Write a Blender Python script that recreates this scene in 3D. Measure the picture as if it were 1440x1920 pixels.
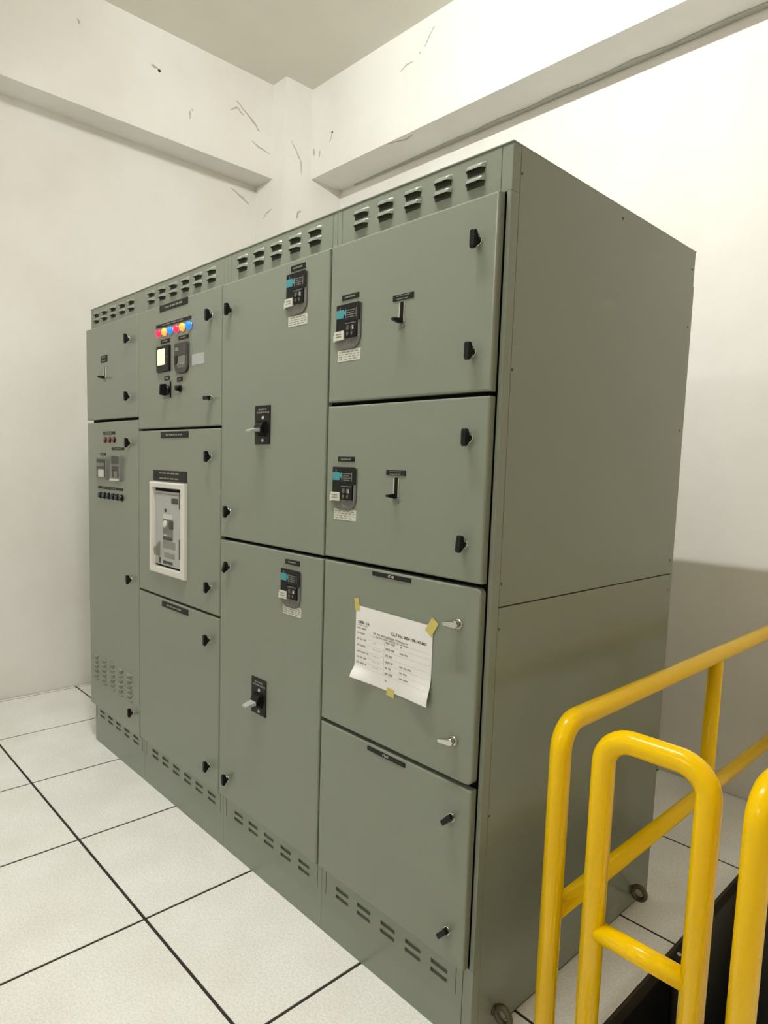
import bpy, bmesh, math, random
from mathutils import Vector, Matrix
random.seed(7)
for o in list(bpy.data.objects):
    bpy.data.objects.remove(o, do_unlink=True)
S = bpy.context.scene
COL = S.collection
PI = math.pi

# ------------------------------------------------------------------ camera
CAM = dict(loc=(0.9464, -1.2386, 1.4652), yaw=-0.8044, pitch=-0.1015, roll=0.0334,
           f=1243.51, px=731.45, py=1004.39)
def make_camera():
    cd = bpy.data.cameras.new('camera')
    co = bpy.data.objects.new('camera', cd)
    COL.objects.link(co)
    y, p, r = CAM['yaw'], CAM['pitch'], CAM['roll']
    fw = Vector((math.sin(y)*math.cos(p), math.cos(y)*math.cos(p), math.sin(p)))
    rt = fw.cross(Vector((0, 0, 1))).normalized()
    up = rt.cross(fw)
    c, s = math.cos(r), math.sin(r)
    r2 = c*rt + s*up
    u2 = -s*rt + c*up
    m = Matrix(((r2.x, u2.x, -fw.x, CAM['loc'][0]), (r2.y, u2.y, -fw.y, CAM['loc'][1]),
                (r2.z, u2.z, -fw.z, CAM['loc'][2]), (0, 0, 0, 1)))
    co.matrix_world = m
    cd.sensor_fit = 'HORIZONTAL'
    cd.sensor_width = 36.0
    cd.lens = CAM['f']/1440*36.0
    cd.shift_x = -(CAM['px']-720)/1440
    cd.shift_y = (CAM['py']-960)/1440
    cd.clip_start = 0.02
    cd.clip_end = 60
    S.camera = co
make_camera()

# ------------------------------------------------------------------ world, exposure, lamp settings
W = bpy.data.worlds.new('world')
S.world = W
W.use_nodes = True
W.node_tree.nodes['Background'].inputs[0].default_value = (0.9, 0.95, 1, 1)
W.node_tree.nodes['Background'].inputs[1].default_value = 0.0
S.view_settings.view_transform = 'Standard'
S.view_settings.look = 'None'
S.view_settings.gamma = 1
S.view_settings.use_curve_mapping = False
S.view_settings.exposure = 0.0
LAMPS = [  # x centre, y, tube height, emission
    (-0.62, -0.62, 3.97, 545.0),
    (-0.62, -6.0, 3.97, 330.0),
]
LAMP_COL = (0.99, 0.995, 0.985)

# ------------------------------------------------------------------ helpers
def lin(c):
    c = c/255.0
    return c/12.92 if c <= 0.04045 else ((c+0.055)/1.055)**2.4
def rgb(r, g, b): return (lin(r), lin(g), lin(b), 1)
MATS = {}
def mat(name, col, rough=0.5, metal=0.0, spec=0.5, noise=0.0, nscale=20.0, bump=0.0, bscale=200.0,
        emit=None, estr=0.0, coat=0.0, alpha=1.0):
    m = bpy.data.materials.new(name)
    m.use_nodes = True
    nt = m.node_tree
    b = nt.nodes['Principled BSDF']
    b.inputs['Base Color'].default_value = col
    b.inputs['Roughness'].default_value = rough
    b.inputs['Metallic'].default_value = metal
    b.inputs['Specular IOR Level'].default_value = spec
    b.inputs['Coat Weight'].default_value = coat
    b.inputs['Alpha'].default_value = alpha
    tc = nt.nodes.new('ShaderNodeTexCoord')
    if noise > 0:
        n = nt.nodes.new('ShaderNodeTexNoise')
        n.inputs['Scale'].default_value = nscale
        n.inputs['Detail'].default_value = 5
        nt.links.new(tc.outputs['Object'], n.inputs['Vector'])
        r = nt.nodes.new('ShaderNodeValToRGB')
        r.color_ramp.elements[0].position = 0.3
        r.color_ramp.elements[1].position = 0.7
        k0, k1 = 1-noise, 1+noise
        r.color_ramp.elements[0].color = tuple(min(1, c*k0) for c in col[:3])+(1,)
        r.color_ramp.elements[1].color = tuple(min(1, c*k1) for c in col[:3])+(1,)
        nt.links.new(n.outputs['Fac'], r.inputs['Fac'])
        nt.links.new(r.outputs['Color'], b.inputs['Base Color'])
    if bump > 0:
        n2 = nt.nodes.new('ShaderNodeTexNoise')
        n2.inputs['Scale'].default_value = bscale
        n2.inputs['Detail'].default_value = 3
        nt.links.new(tc.outputs['Object'], n2.inputs['Vector'])
        bp = nt.nodes.new('ShaderNodeBump')
        bp.inputs['Strength'].default_value = bump
        bp.inputs['Distance'].default_value = 0.002
        nt.links.new(n2.outputs['Fac'], bp.inputs['Height'])
        nt.links.new(bp.outputs['Normal'], b.inputs['Normal'])
    if emit:
        b.inputs['Emission Color'].default_value = emit
        b.inputs['Emission Strength'].default_value = estr
    MATS[name] = m
    return m

def floor_tile_mat():
    m = mat('floor_tile', rgb(226, 222, 211), rough=0.42, spec=0.4)
    nt = m.node_tree
    b = nt.nodes['Principled BSDF']
    tc = [n for n in nt.nodes if n.type == 'TEX_COORD'][0]
    n1 = nt.nodes.new('ShaderNodeTexNoise'); n1.inputs['Scale'].default_value = 150; n1.inputs['Detail'].default_value = 4
    n2 = nt.nodes.new('ShaderNodeTexNoise'); n2.inputs['Scale'].default_value = 4; n2.inputs['Detail'].default_value = 4
    for n in (n1, n2): nt.links.new(tc.outputs['Object'], n.inputs['Vector'])
    r1 = nt.nodes.new('ShaderNodeValToRGB')
    r1.color_ramp.elements[0].position = 0.34; r1.color_ramp.elements[0].color = rgb(230, 229, 223)
    r1.color_ramp.elements[1].position = 0.60; r1.color_ramp.elements[1].color = rgb(246, 246, 241)
    nt.links.new(n1.outputs['Fac'], r1.inputs['Fac'])
    r2 = nt.nodes.new('ShaderNodeValToRGB')
    r2.color_ramp.elements[0].position = 0.35; r2.color_ramp.elements[0].color = (0.93, 0.92, 0.9, 1)
    r2.color_ramp.elements[1].position = 0.65; r2.color_ramp.elements[1].color = (1, 1, 1, 1)
    nt.links.new(n2.outputs['Fac'], r2.inputs['Fac'])
    mx = nt.nodes.new('ShaderNodeMixRGB'); mx.blend_type = 'MULTIPLY'; mx.inputs['Fac'].default_value = 1
    nt.links.new(r1.outputs['Color'], mx.inputs['Color1']); nt.links.new(r2.outputs['Color'], mx.inputs['Color2'])
    nt.links.new(mx.outputs['Color'], b.inputs['Base Color'])
    return m

def wall_mat():
    m = mat('wall_paint', rgb(236, 233, 222), rough=0.75, spec=0.25, bump=0.12, bscale=60)
    nt = m.node_tree
    b = nt.nodes['Principled BSDF']
    tc = [n for n in nt.nodes if n.type == 'TEX_COORD'][0]
    n1 = nt.nodes.new('ShaderNodeTexNoise'); n1.inputs['Scale'].default_value = 1.3; n1.inputs['Detail'].default_value = 6
    n1.inputs['Roughness'].default_value = 0.6
    nt.links.new(tc.outputs['Object'], n1.inputs['Vector'])
    r1 = nt.nodes.new('ShaderNodeValToRGB')
    r1.color_ramp.elements[0].position = 0.30; r1.color_ramp.elements[0].color = rgb(229, 226, 218)
    r1.color_ramp.elements[1].position = 0.62; r1.color_ramp.elements[1].color = rgb(238, 237, 231)
    nt.links.new(n1.outputs['Fac'], r1.inputs['Fac'])
    nt.links.new(r1.outputs['Color'], b.inputs['Base Color'])
    return m

M_wall = wall_mat()
M_ceil = mat('ceiling_paint', rgb(232, 229, 217), 0.85, spec=0.2, noise=0.02, nscale=3)
M_tile = floor_tile_mat()
M_joint = mat('floor_joint', rgb(38, 34, 26), 0.8)
M_paint = mat('cabinet_paint', rgb(124, 131, 117), 0.26, spec=0.45, noise=0.012, nscale=3.0, bump=0.06, bscale=350)
M_black = mat('black_plastic', rgb(12, 12, 11), 0.45, spec=0.25)
M_gap_black = mat('black_and_gap_shade', rgb(10, 10, 8), 0.8, spec=0.2)  # matt black, also coloured in as shade for gaps and recesses
M_label = mat('label_black', rgb(22, 22, 19), 0.5, spec=0.25)
M_white = mat('print_white', rgb(205, 205, 196), 0.6)
M_grey = mat('grey_plastic', rgb(112, 112, 106), 0.5)
M_dgrey = mat('dark_grey_plastic', rgb(58, 57, 53), 0.5)
M_chrome = mat('chrome', rgb(205, 205, 200), 0.22, metal=1.0)
M_zinc = mat('zinc_steel', rgb(150, 140, 115), 0.45, metal=0.8)
M_iron = mat('dull_iron', rgb(92, 84, 66), 0.5, metal=0.5)
M_teal = mat('teal_print', rgb(58, 142, 150), 0.5)
M_sticker = mat('sticker_white', rgb(196, 197, 184), 0.55)
M_print = mat('print_grey', rgb(128, 128, 118), 0.6)
M_dark_print = mat('print_dark', rgb(66, 58, 56), 0.6)
M_orange = mat('print_orange', rgb(170, 110, 40), 0.6)
M_paper = mat('paper', rgb(226, 226, 224), 0.8, spec=0.2, noise=0.015, nscale=8)
M_tape = mat('masking_tape', rgb(196, 184, 100), 0.45, noise=0.06, nscale=60)
M_yellow = mat('yellow_enamel', rgb(240, 196, 0), 0.2, spec=0.25, noise=0.008, nscale=6)
M_cream = mat('breaker_cream', rgb(206, 206, 196), 0.45)
M_face = mat('breaker_face_grey', rgb(165, 168, 164), 0.45)
M_red = mat('lamp_red', rgb(220, 20, 50), 0.3, emit=(1.0, 0.02, 0.08, 1), estr=1.1)
M_amber = mat('lamp_amber', rgb(240, 150, 50), 0.3, emit=(1.0, 0.36, 0.06, 1), estr=1.1)
M_blue = mat('lamp_blue', rgb(20, 100, 230), 0.3, emit=(0.01, 0.22, 1.0, 1), estr=1.1)
M_dull_red = mat('lamp_off_red', rgb(120, 52, 40), 0.4)
M_green = mat('button_green', rgb(18, 34, 28), 0.4)
M_screen = mat('lit_screen', rgb(230, 240, 190), 0.4, emit=(0.86, 0.95, 0.50, 1), estr=0.62)
M_pit = mat('pit_steel', rgb(96, 96, 90), 0.55, noise=0.05, nscale=8)
M_pitblack = mat('pit_black', rgb(14, 14, 12), 0.7)
M_pitbrown = mat('pit_brown', rgb(56, 50, 34), 0.6)
M_concrete = mat('pit_concrete', rgb(70, 68, 62), 0.9, noise=0.1, nscale=5)
M_mark = mat('dirt_mark', rgb(184, 179, 163), 0.9)
M_spot = mat('dark_hole', rgb(60, 54, 46), 0.9)
M_housing = mat('lamp_housing', rgb(235, 235, 230), 0.5)
M_tube = mat('lamp_tube', (1, 1, 1, 1), 0.5, emit=LAMP_COL+(1,), estr=1.0)

WORLD = {}          # world-space origin of every object
class MB:
    """collects shapes into one bmesh, one material slot per material used"""
    def __init__(s):
        s.bm = bmesh.new(); s.mats = []
    def mi(s, m):
        if m not in s.mats: s.mats.append(m)
        return s.mats.index(m)
    def face(s, vs, i, smooth=False):
        try:
            f = s.bm.faces.new(vs)
            f.material_index = i; f.smooth = smooth
            return f
        except ValueError:
            return None
    def box(s, x0, x1, y0, y1, z0, z1, m, bev=0.0):
        i = s.mi(m)
        t = bmesh.new()
        bmesh.ops.create_cube(t, size=1)
        for v in t.verts:
            v.co = Vector((x0+(v.co.x+.5)*(x1-x0), y0+(v.co.y+.5)*(y1-y0), z0+(v.co.z+.5)*(z1-z0)))
        if bev > 0:
            bmesh.ops.bevel(t, geom=t.edges[:], offset=bev, segments=2, affect='EDGES', profile=0.5)
        s.merge(t, i)
    def merge(s, t, i, smooth=False, M=None):
        mp = {}
        for v in t.verts:
            mp[v] = s.bm.verts.new(M @ v.co if M else v.co)
        for f in t.faces:
            s.face([mp[v] for v in f.verts], i, smooth)
        t.free()
    def loft(s, rings, m, smooth=False, cap0=True, cap1=True):
        i = s.mi(m)
        R = [[s.bm.verts.new(p) for p in ring] for ring in rings]
        n = len(R[0])
        for a, b in zip(R, R[1:]):
            for k in range(n):
                s.face([a[k], a[(k+1) % n], b[(k+1) % n], b[k]], i, smooth)
        if cap0: s.face(list(reversed(R[0])), i)
        if cap1: s.face(R[-1], i)
    def slab(s, x0, x1, z0, z1, yf, yb, m, r=0.002, bev=0.0015, seg=4):
        """plate lying on a y plane: front at yf, back at yb, rounded corners (bl, br, tr, tl)"""
        if not isinstance(r, (tuple, list)): r = (r,)*4
        def ring(y, d):
            pts = []
            for (cx, cz, sx, sz, rr, a0) in ((x0, z0, 1, 1, r[0], PI), (x1, z0, -1, 1, r[1], 1.5*PI),
                                             (x1, z1, -1, -1, r[2], 0), (x0, z1, 1, -1, r[3], .5*PI)):
                rr2 = max(rr, d+0.0002)
                ox, oz = cx+sx*rr2, cz+sz*rr2
                for k in range(seg+1):
                    a = a0+k*(PI/2)/seg
                    pts.append((ox+(rr2-d)*math.cos(a), y, oz+(rr2-d)*math.sin(a)))
            return pts
        sg = 1 if yb > yf else -1
        s.loft([ring(yb, 0), ring(yf+sg*bev, 0), ring(yf+sg*bev*.5, bev*.134), ring(yf+sg*bev*0.134, bev*0.5), ring(yf, bev)], m)
    def cyl(s, p, axis, r, h, m, n=16, r2=None, smooth=True, bev=0.0):
        ax = Vector(axis).normalized()
        a = ax.orthogonal().normalized(); b = ax.cross(a)
        P = Vector(p)
        r2 = r if r2 is None else r2
        def ring(t, rr): return [P+ax*t+(a*math.cos(2*PI*k/n)+b*math.sin(2*PI*k/n))*rr for k in range(n)]
        if bev: s.loft([ring(0, r), ring(h-bev, r2), ring(h, r2-bev)], m, smooth)
        else: s.loft([ring(0, r), ring(h, r2)], m, smooth)
    def dome(s, p, axis, r, h, m, n=16, k=5):
        ax = Vector(axis).normalized(); a = ax.orthogonal().normalized(); b = ax.cross(a); P = Vector(p)
        rings = []
        for j in range(k):
            t = j/(k-1)*PI/2*0.96
            rings.append([P+ax*h*math.sin(t)+(a*math.cos(2*PI*q/n)+b*math.sin(2*PI*q/n))*r*math.cos(t) for q in range(n)])
        s.loft(rings, m, True)
    def prism(s, poly, origin, U, V, N, th, m, bev=0.0):
        """polygon (u,v) in plane origin+u*U+v*V, thickness th along N centred"""
        O, U, V, N = Vector(origin), Vector(U), Vector(V), Vector(N)
        cu = sum(p[0] for p in poly)/len(poly); cv = sum(p[1] for p in poly)/len(poly)
        def ring(t, k): return [O+U*(cu+(p[0]-cu)*k)+V*(cv+(p[1]-cv)*k)+N*t for p in poly]
        h = th/2
        if bev: s.loft([ring(-h, 1-bev), ring(-h*0.7, 1), ring(h*0.7, 1), ring(h, 1-bev)], m)
        else: s.loft([ring(-h, 1), ring(h, 1)], m)
    def tube(s, pts, r, m, bend=0.06, n=18, bseg=9, cap=True):
        P = [Vector(p) for p in pts]
        path = [P[0]]
        for a, b, c in zip(P, P[1:], P[2:]):
            d1 = (a-b).normalized(); d2 = (c-b).normalized()
            ang = d1.angle(d2)
            t = min(bend/math.tan(ang/2), (a-b).length*.49, (c-b).length*.49)
            rr = t*math.tan(ang/2)
            cen = b+(d1+d2).normalized()*(rr/math.sin(ang/2))
            s0 = b+d1*t-cen; s1 = b+d2*t-cen
            tot = s0.angle(s1); ax = s0.cross(s1).normalized()
            for k in range(bseg+1):
                path.append(cen+Matrix.Rotation(tot*k/bseg, 3, ax) @ s0)
        path.append(P[-1])
        rings = []
        t0 = (path[1]-path[0]).normalized(); nrm = t0.orthogonal().normalized()
        for k, q in enumerate(path):
            if k == 0: t = (path[1]-path[0]).normalized()
            elif k == len(path)-1: t = (path[-1]-path[-2]).normalized()
            else: t = ((path[k+1]-q).normalized()+(q-path[k-1]).normalized()).normalized()
            nrm = (nrm-t*nrm.dot(t)).normalized(); bn = t.cross(nrm)
            rings.append([q+(nrm*math.cos(2*PI*j/n)+bn*math.sin(2*PI*j/n))*r for j in range(n)])
        s.loft(rings, m, True, cap, cap)
    def torus(s, c, axis, R, r, m, n=28, k=10):
        ax = Vector(axis).normalized(); a = ax.orthogonal().normalized(); b = ax.cross(a); C = Vector(c)
        i = s.mi(m); rings = []
        for j in range(n):
            d = a*math.cos(2*PI*j/n)+b*math.sin(2*PI*j/n)
            rings.append([s.bm.verts.new(C+d*(R+r*math.cos(2*PI*q/k))+ax*r*math.sin(2*PI*q/k)) for q in range(k)])
        for j in range(n):
            A, B = rings[j], rings[(j+1) % n]
            for q in range(k): s.face([A[q], A[(q+1) % k], B[(q+1) % k], B[q]], i, True)
    def text(s, txt, cx, cz, y, size, m, fn=None, sx=1.0, bold=.012):
        """flat lettering centred at (cx, cz) on plane y, or mapped by fn(u,v)"""
        cu = bpy.data.curves.new('t', 'FONT'); cu.body = txt; cu.size = size
        cu.offset = size*bold; cu.align_x = 'CENTER'; cu.align_y = 'CENTER'; cu.resolution_u = 2
        ob = bpy.data.objects.new('t', cu); COL.objects.link(ob)
        dg = bpy.context.evaluated_depsgraph_get()
        me = bpy.data.meshes.new_from_object(ob.evaluated_get(dg))
        i = s.mi(m)
        vs = []
        for v in me.vertices:
            u, w = v.co.x*sx, v.co.y
            vs.append(s.bm.verts.new(fn(cx+u, cz+w) if fn else (cx+u, y, cz+w)))
        for p in me.polygons:
            s.face([vs[k] for k in p.vertices], i)
        bpy.data.objects.remove(ob, do_unlink=True); bpy.data.curves.remove(cu); bpy.data.meshes.remove(me)
    def build(s, name, parent=None, origin=None, recalc=True):
        if recalc: bmesh.ops.recalc_face_normals(s.bm, faces=s.bm.faces[:])
        if origin is None:
            xs = [v.co for v in s.bm.verts]
            lo = [min(v[k] for v in xs) for k in range(3)]; hi = [max(v[k] for v in xs) for k in range(3)]
            origin = ((lo[0]+hi[0])/2, (lo[1]+hi[1])/2, lo[2])
        O = Vector(origin)
        for v in s.bm.verts: v.co = v.co-O
        me = bpy.data.meshes.new(name)
        s.bm.to_mesh(me); s.bm.free()
        for m in s.mats: me.materials.append(m)
        ob = bpy.data.objects.new(name, me); COL.objects.link(ob)
        WORLD[ob] = O
        if parent:
            ob.parent = parent; ob.location = O-WORLD[parent]
        else: ob.location = O
        return ob
def copy_to(src, parent, origin, rot=None):
    c = src.copy(); COL.objects.link(c)
    c.parent = parent; c.location = Vector(origin)-WORLD[parent]
    WORLD[c] = Vector(origin)
    if rot is not None: c.rotation_euler = rot
    return c
def thing(name, loc, label, cat, group=None):
    o = bpy.data.objects.new(name, None); COL.objects.link(o)
    o.empty_display_size = 0.1
    o.location = loc; WORLD[o] = Vector(loc)
    o['label'] = label; o['category'] = cat
    if group: o['group'] = group
    return o
def struct(o):
    o['kind'] = 'structure'
    return o

# ------------------------------------------------------------------ the room
XL, XR, YB, YF, ZC = -3.437, 2.5, 2.0, -7.5, 4.09
YBM, ZS = 1.73, 3.49           # back beam face and underside
XBM, ZSL = -3.227, 3.468       # left beam
XCOL, YCOL = -3.07, 1.508      # corner column
VX0, VX1, VY0, VY1 = 0.194, 0.552, 0.202, 1.392   # opening in the raised floor
ZP = -0.75

M_right = mat('right_wall_beige', rgb(240, 222, 196), 0.8, noise=0.03, nscale=4)
M_far = mat('far_wall_grey', rgb(200, 196, 186), 0.8, noise=0.03, nscale=4)
def wall(name, *b, m=M_wall):
    w = MB(); w.box(*b, m); return struct(w.build(name))
wall('wall_back', XL-.15, XR+.15, YB, YB+.15, ZP, ZC+.1)
wall_left = wall('wall_left', XL-.15, XL, YF, YB, ZP, ZC+.1)
wall('wall_right', XR, XR+.15, YF, YB, ZP, ZC+.1, m=M_right)
wall('wall_front', XL-.15, XR+.15, YF-.15, YF, ZP, ZC+.1, m=M_far)
c = MB(); c.box(XL, XR, YF, YB, ZC, ZC+.1, M_ceil); struct(c.build('ceiling'))
# beams and corner column
b = MB(); b.box(XCOL, XR, YBM, YB, ZS, ZC, M_wall, 0.0); beam_back = struct(b.build('trim_1'))
b = MB(); b.box(XL, XBM, YF, YCOL, ZSL, ZC, M_wall, 0.0); beam_left = struct(b.build('trim_2'))
b = MB(); b.box(XL, XCOL, YCOL, YB, 0, ZC, M_wall, 0.0); column = struct(b.build('trim_3'))
# ragged plaster band where the back beam meets the wall
b = MB()
i = b.mi(M_mark)
N = 120
prev = None
for k in range(N+1):
    x = -2.9+k*(XR+2.9)/N
    w_ = 0.034+0.005*math.sin(k*.7)+random.uniform(-.004, .004) if x > -1.9 else 0.012+max(0, (x+2.9))*0.02+random.uniform(-.002, .002)
    ring = [b.bm.verts.new(p) for p in ((x, YB, ZS), (x, YB-w_, ZS), (x, YB-w_, ZS-.006), (x, YB, ZS-.008))]
    if prev:
        for q in range(4): b.face([prev[q], prev[(q+1) % 4], ring[(q+1) % 4], ring[q]], i)
    prev = ring
M_band = mat('plaster_band', rgb(186, 187, 178), 0.9, noise=0.06, nscale=14)
b.mats = [M_band]
struct(b.build('trim_4'))

# raised floor: tiles with narrow dark joints, one opening
f = MB()
JX = [(-1.0057+.6*k) for k in range(-6, 9)]
JY = [(-.394+.596*k) for k in range(-13, 5)]
xs = sorted(set([XL]+[x for x in JX if XL+.02 < x < XR-.02]+[XR, VX1]))
ys = sorted(set([YF]+[y for y in JY if YF+.02 < y < YB-.03]+[YB]))
G = 0.005
for x0, x1 in zip(xs, xs[1:]):
    for y0, y1 in zip(ys, ys[1:]):
        hole = x0 > VX0-.05 and x1 < VX1+.01 and y0 > VY0-.05 and y1 < VY1+.05
        if hole: continue
        if abs(x1-VX1) < 1e-6 and not (y0 > VY0-.05 and y1 < VY1+.05): continue
        a0, a1 = x0, x1
        if abs(x0-VX1) < 1e-6 and not (y0 > VY0-.05 and y1 < VY1+.05): a0 = [q for q in xs if q < VX1][-1]
        f.box(a0+G, a1-G, y0+G, y1-G, -.032, 0, M_tile, 0.0012)
for bx in ((XL, VX0-.004, YF, YB), (VX1+.004, XR, YF, YB), (VX0-.004, VX1+.004, YF, VY0-.004), (VX0-.004, VX1+.004, VY1+.004, YB)):
    f.box(bx[0], bx[1], bx[2], bx[3], -.045, -.0025, M_joint)
struct(f.build('floor', origin=(0, 0, 0)))
# the pit under the opening: steel edge angles, skirting sheets, lower slab
p_ = MB()
p_.box(XL, XR, YF, YB, ZP-.1, ZP, M_concrete)
struct(p_.build('floor_lower'))
p_ = MB()
p_.box(VX0-.008, VX0+.004, VY0, VY1, -.052, -.0045, M_pitbrown)
p_.box(VX0-.03, VX0-.022, VY0, .93, ZP, -.05, M_pitblack)
p_.box(VX0-.012, VX0-.004, .97, VY1, ZP, -.05, M_pit)
struct(p_.build('trim_5'))
p_ = MB()
p_.box(VX0, VX1, VY1-.004, VY1+.008, -.052, -.0045, M_pitbrown)
p_.box(VX0, VX1, VY1+.004, VY1+.012, ZP, -.05, M_pit)
struct(p_.build('trim_6'))
p_ = MB()
p_.box(VX1-.004, VX1+.008, VY0, VY1, -.052, -.0045, M_pitblack)
p_.box(VX1+.004, VX1+.012, VY0, VY1, ZP, -.05, M_pitblack)
p_.box(VX0, VX1, VY0-.012, VY0-.004, ZP, -.0045, M_pitblack)
struct(p_.build('trim_7'))

# scratches, cobweb streaks and old fixing holes on the walls (each follows its own wall)
def ribbon(name, parent, pts, nrm, w, m=M_mark):
    r = MB(); i = r.mi(m); n = Vector(nrm)
    P = [Vector(p) for p in pts]; rings = []
    Q = []
    for a, b2 in zip(P, P[1:]):
        for k in range(4): Q.append(a.lerp(b2, k/4))
    Q.append(P[-1])
    for k, q in enumerate(Q):
        t = (Q[min(k+1, len(Q)-1)]-Q[max(k-1, 0)]).normalized()
        sd = t.cross(n).normalized()
        e = math.sin(PI*(k+.6)/(len(Q)+.2))
        ww = w*(.35+.65*e)*random.uniform(.6, 1.2)
        ww *= 1.35; q = q+sd*random.uniform(-.003, .003)
        rings.append([q+sd*ww/2+n*.0003, q+n*.0012, q-sd*ww/2+n*.0003, q-n*.001])
    r.loft(rings, m)
    return r.build(name, parent)
def hole(parent, p, nrm, rx, m=M_spot):
    r = MB(); r.cyl(Vector(p)-Vector(nrm)*.002, nrm, rx, .0035, m, n=9, r2=rx*.6); return r.build('fixing_hole', parent)
ribbon('scratch_mark', beam_left, [(XBM, 1.217, 3.878), (XBM, 1.298, 3.822), (XBM, 1.364, 3.78), (XBM, 1.397, 3.744)], (1, 0, 0), .012)
ribbon('scratch_mark', beam_left, [(XBM, 1.171, 3.802), (XBM, 1.226, 3.838), (XBM, 1.274, 3.80)], (1, 0, 0), .009)
ribbon('scratch_mark', beam_left, [(XBM, 1.34, 3.664), (XBM, 1.399, 3.643), (XBM, 1.484, 3.623)], (1, 0, 0), .008)
ribbon('scratch_mark', beam_left, [(XBM, .63, 3.865), (XBM, .67, 3.85)], (1, 0, 0), .012)
hole(beam_left, (XBM, .68, 3.845), (1, 0, 0), .013)
hole(beam_left, (XBM, .90, 3.70), (1, 0, 0), .008, M_mark)
ribbon('scratch_mark', beam_left, [(XBM, .885, 3.69), (XBM, .883, 3.64)], (1, 0, 0), .006)
ribbon('scratch_mark', beam_left, [(XBM, .20, 3.925), (XBM, .215, 3.90)], (1, 0, 0), .008)
ribbon('scratch_mark', column, [(XCOL, 1.553, 3.69), (XCOL, 1.581, 3.662), (XCOL, 1.61, 3.622), (XCOL, 1.633, 3.585), (XCOL, 1.64, 3.565), (XCOL, 1.646, 3.495)], (1, 0, 0), .008)
ribbon('scratch_mark', column, [(XCOL, 1.613, 3.188), (XCOL, 1.62, 3.229), (XCOL, 1.648, 3.254)], (1, 0, 0), .011)
ribbon('scratch_mark', column, [(-3.225, YCOL, 3.264), (-3.292, YCOL, 3.251), (-3.333, YCOL, 3.224)], (0, -1, 0), .008)
ribbon('scratch_mark', wall_left, [(XL, 1.30, 3.40), (XL, 1.40, 3.36), (XL, 1.45, 3.33)], (1, 0, 0), .010)
hole(beam_back, (-2.84, YBM, 3.735), (0, -1, 0), .012)
ribbon('scratch_mark', beam_back, [(-2.845, YBM, 3.725), (-2.85, YBM, 3.70), (-2.87, YBM, 3.68)], (0, -1, 0), .008, M_mark)
ribbon('scratch_mark', beam_back, [(-2.975, YBM, 3.656), (-2.983, YBM, 3.614)], (0, -1, 0), .010)
ribbon('scratch_mark', beam_back, [(-3.045, YBM, 3.69), (-3.04, YBM, 3.64)], (0, -1, 0), .012)
ribbon('scratch_mark', beam_back, [(-2.186, YBM, 3.872), (-2.118, YBM, 3.892), (-2.069, YBM, 3.887)], (0, -1, 0), .007)
ribbon('scratch_mark', beam_back, [(-1.985, YBM, 3.93), (-1.952, YBM, 3.973), (-1.908, YBM, 4.018)], (0, -1, 0), .010)
ribbon('scratch_mark', beam_back, [(-2.293, 1.736, ZS), (-2.167, 1.776, ZS), (-2.085, 1.763, ZS)], (0, 0, -1), .010)
hole(beam_back, (-2.02, YBM, 3.915), (0, -1, 0), .007, M_mark)

# ------------------------------------------------------------------ ceiling lamps (above and behind the view)
def ceiling_light(x, y, z, e, label):
    t = thing('ceiling_light', (x, y, ZC), label, 'ceiling light', 'ceiling lights')
    h = MB(); h.box(x-.64, x+.64, y-.06, y+.06, z+.03, ZC, M_housing, .004)
    h.box(x-.635, x-.615, y-.02, y+.02, z-.03, z+.035, M_housing); h.box(x+.615, x+.635, y-.02, y+.02, z-.03, z+.035, M_housing)
    h.build('housing', t, origin=(x, y, ZC))
    mt = mat('lamp_tube_lit', (1, 1, 1, 1), .5, emit=LAMP_COL+(1,), estr=e)
    u = MB(); u.cyl((x-.615, y, z), (1, 0, 0), .016, 1.23, mt, n=12)
    u.build('tube', t)
ceiling_light(*LAMPS[0], 'white single tube batten on the ceiling above the switchgear front')
ceiling_light(*LAMPS[1], 'white single tube batten on the ceiling far from the switchgear')

# ------------------------------------------------------------------ small switchgear fittings (prototypes live where first used)
YD = -0.022          # front face of the doors
PROTO = {}
def fitting(key, name, make, parent, origin, rot=None):
    """first use builds the mesh, later uses copy the object (shared mesh)"""
    if key not in PROTO:
        m = MB(); make(m)
        o = m.build(name, parent, origin=(0, 0, 0))
        o.location = Vector(origin)-WORLD[parent]; WORLD[o] = Vector(origin)
        if rot is not None: o.rotation_euler = rot
        PROTO[key] = o
        return o
    return copy_to(PROTO[key], parent, origin, rot or (0, 0, 0))

def mk_lock(m):
    m.cyl((0, 0.001, 0), (0, -1, 0), .0115, .004, M_chrome, n=18, bev=.001)
    m.cyl((0, -.002, 0), (0, -1, 0), .0085, .007, M_black, n=14)
    m.cyl((.002, -.003, .0075), (0, -1, 0), .005, .006, M_chrome, n=10, bev=.001)
    poly = [(.005, -.0085), (.005, .0085), (.0105, .012), (.012, .0185), (.015, .0205), (.0235, .0205), (.025, .018),
            (.025, -.015), (.022, -.0205), (.0165, -.0205), (.0105, -.0125)]
    m.prism(poly, (0, 0, 0), (0, -1, 0), (0, 0, 1), (1, 0, 0), .013, M_black, bev=.06)
def mk_chrome_lever(m):
    m.cyl((0, 0.001, 0), (0, -1, 0), .0125, .005, M_chrome, n=18, bev=.001)
    m.cyl((0, -.003, 0), (0, -1, 0), .0085, .016, M_chrome, n=14)
    rings = []
    for x, hw, y0, y1 in ((.012, .003, -.013, -.020), (.009, .0075, -.011, -.0215), (-.006, .008, -.011, -.0225), (-.018, .0062, -.013, -.0235), (-.029, .005, -.0165, -.0245), (-.033, .003, -.0185, -.0235)):
        rings.append([(x, y0, -hw), (x, y1, -hw*.8), (x, y1, hw*.8), (x, y0, hw)])
    m.loft(rings, M_chrome)
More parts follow.
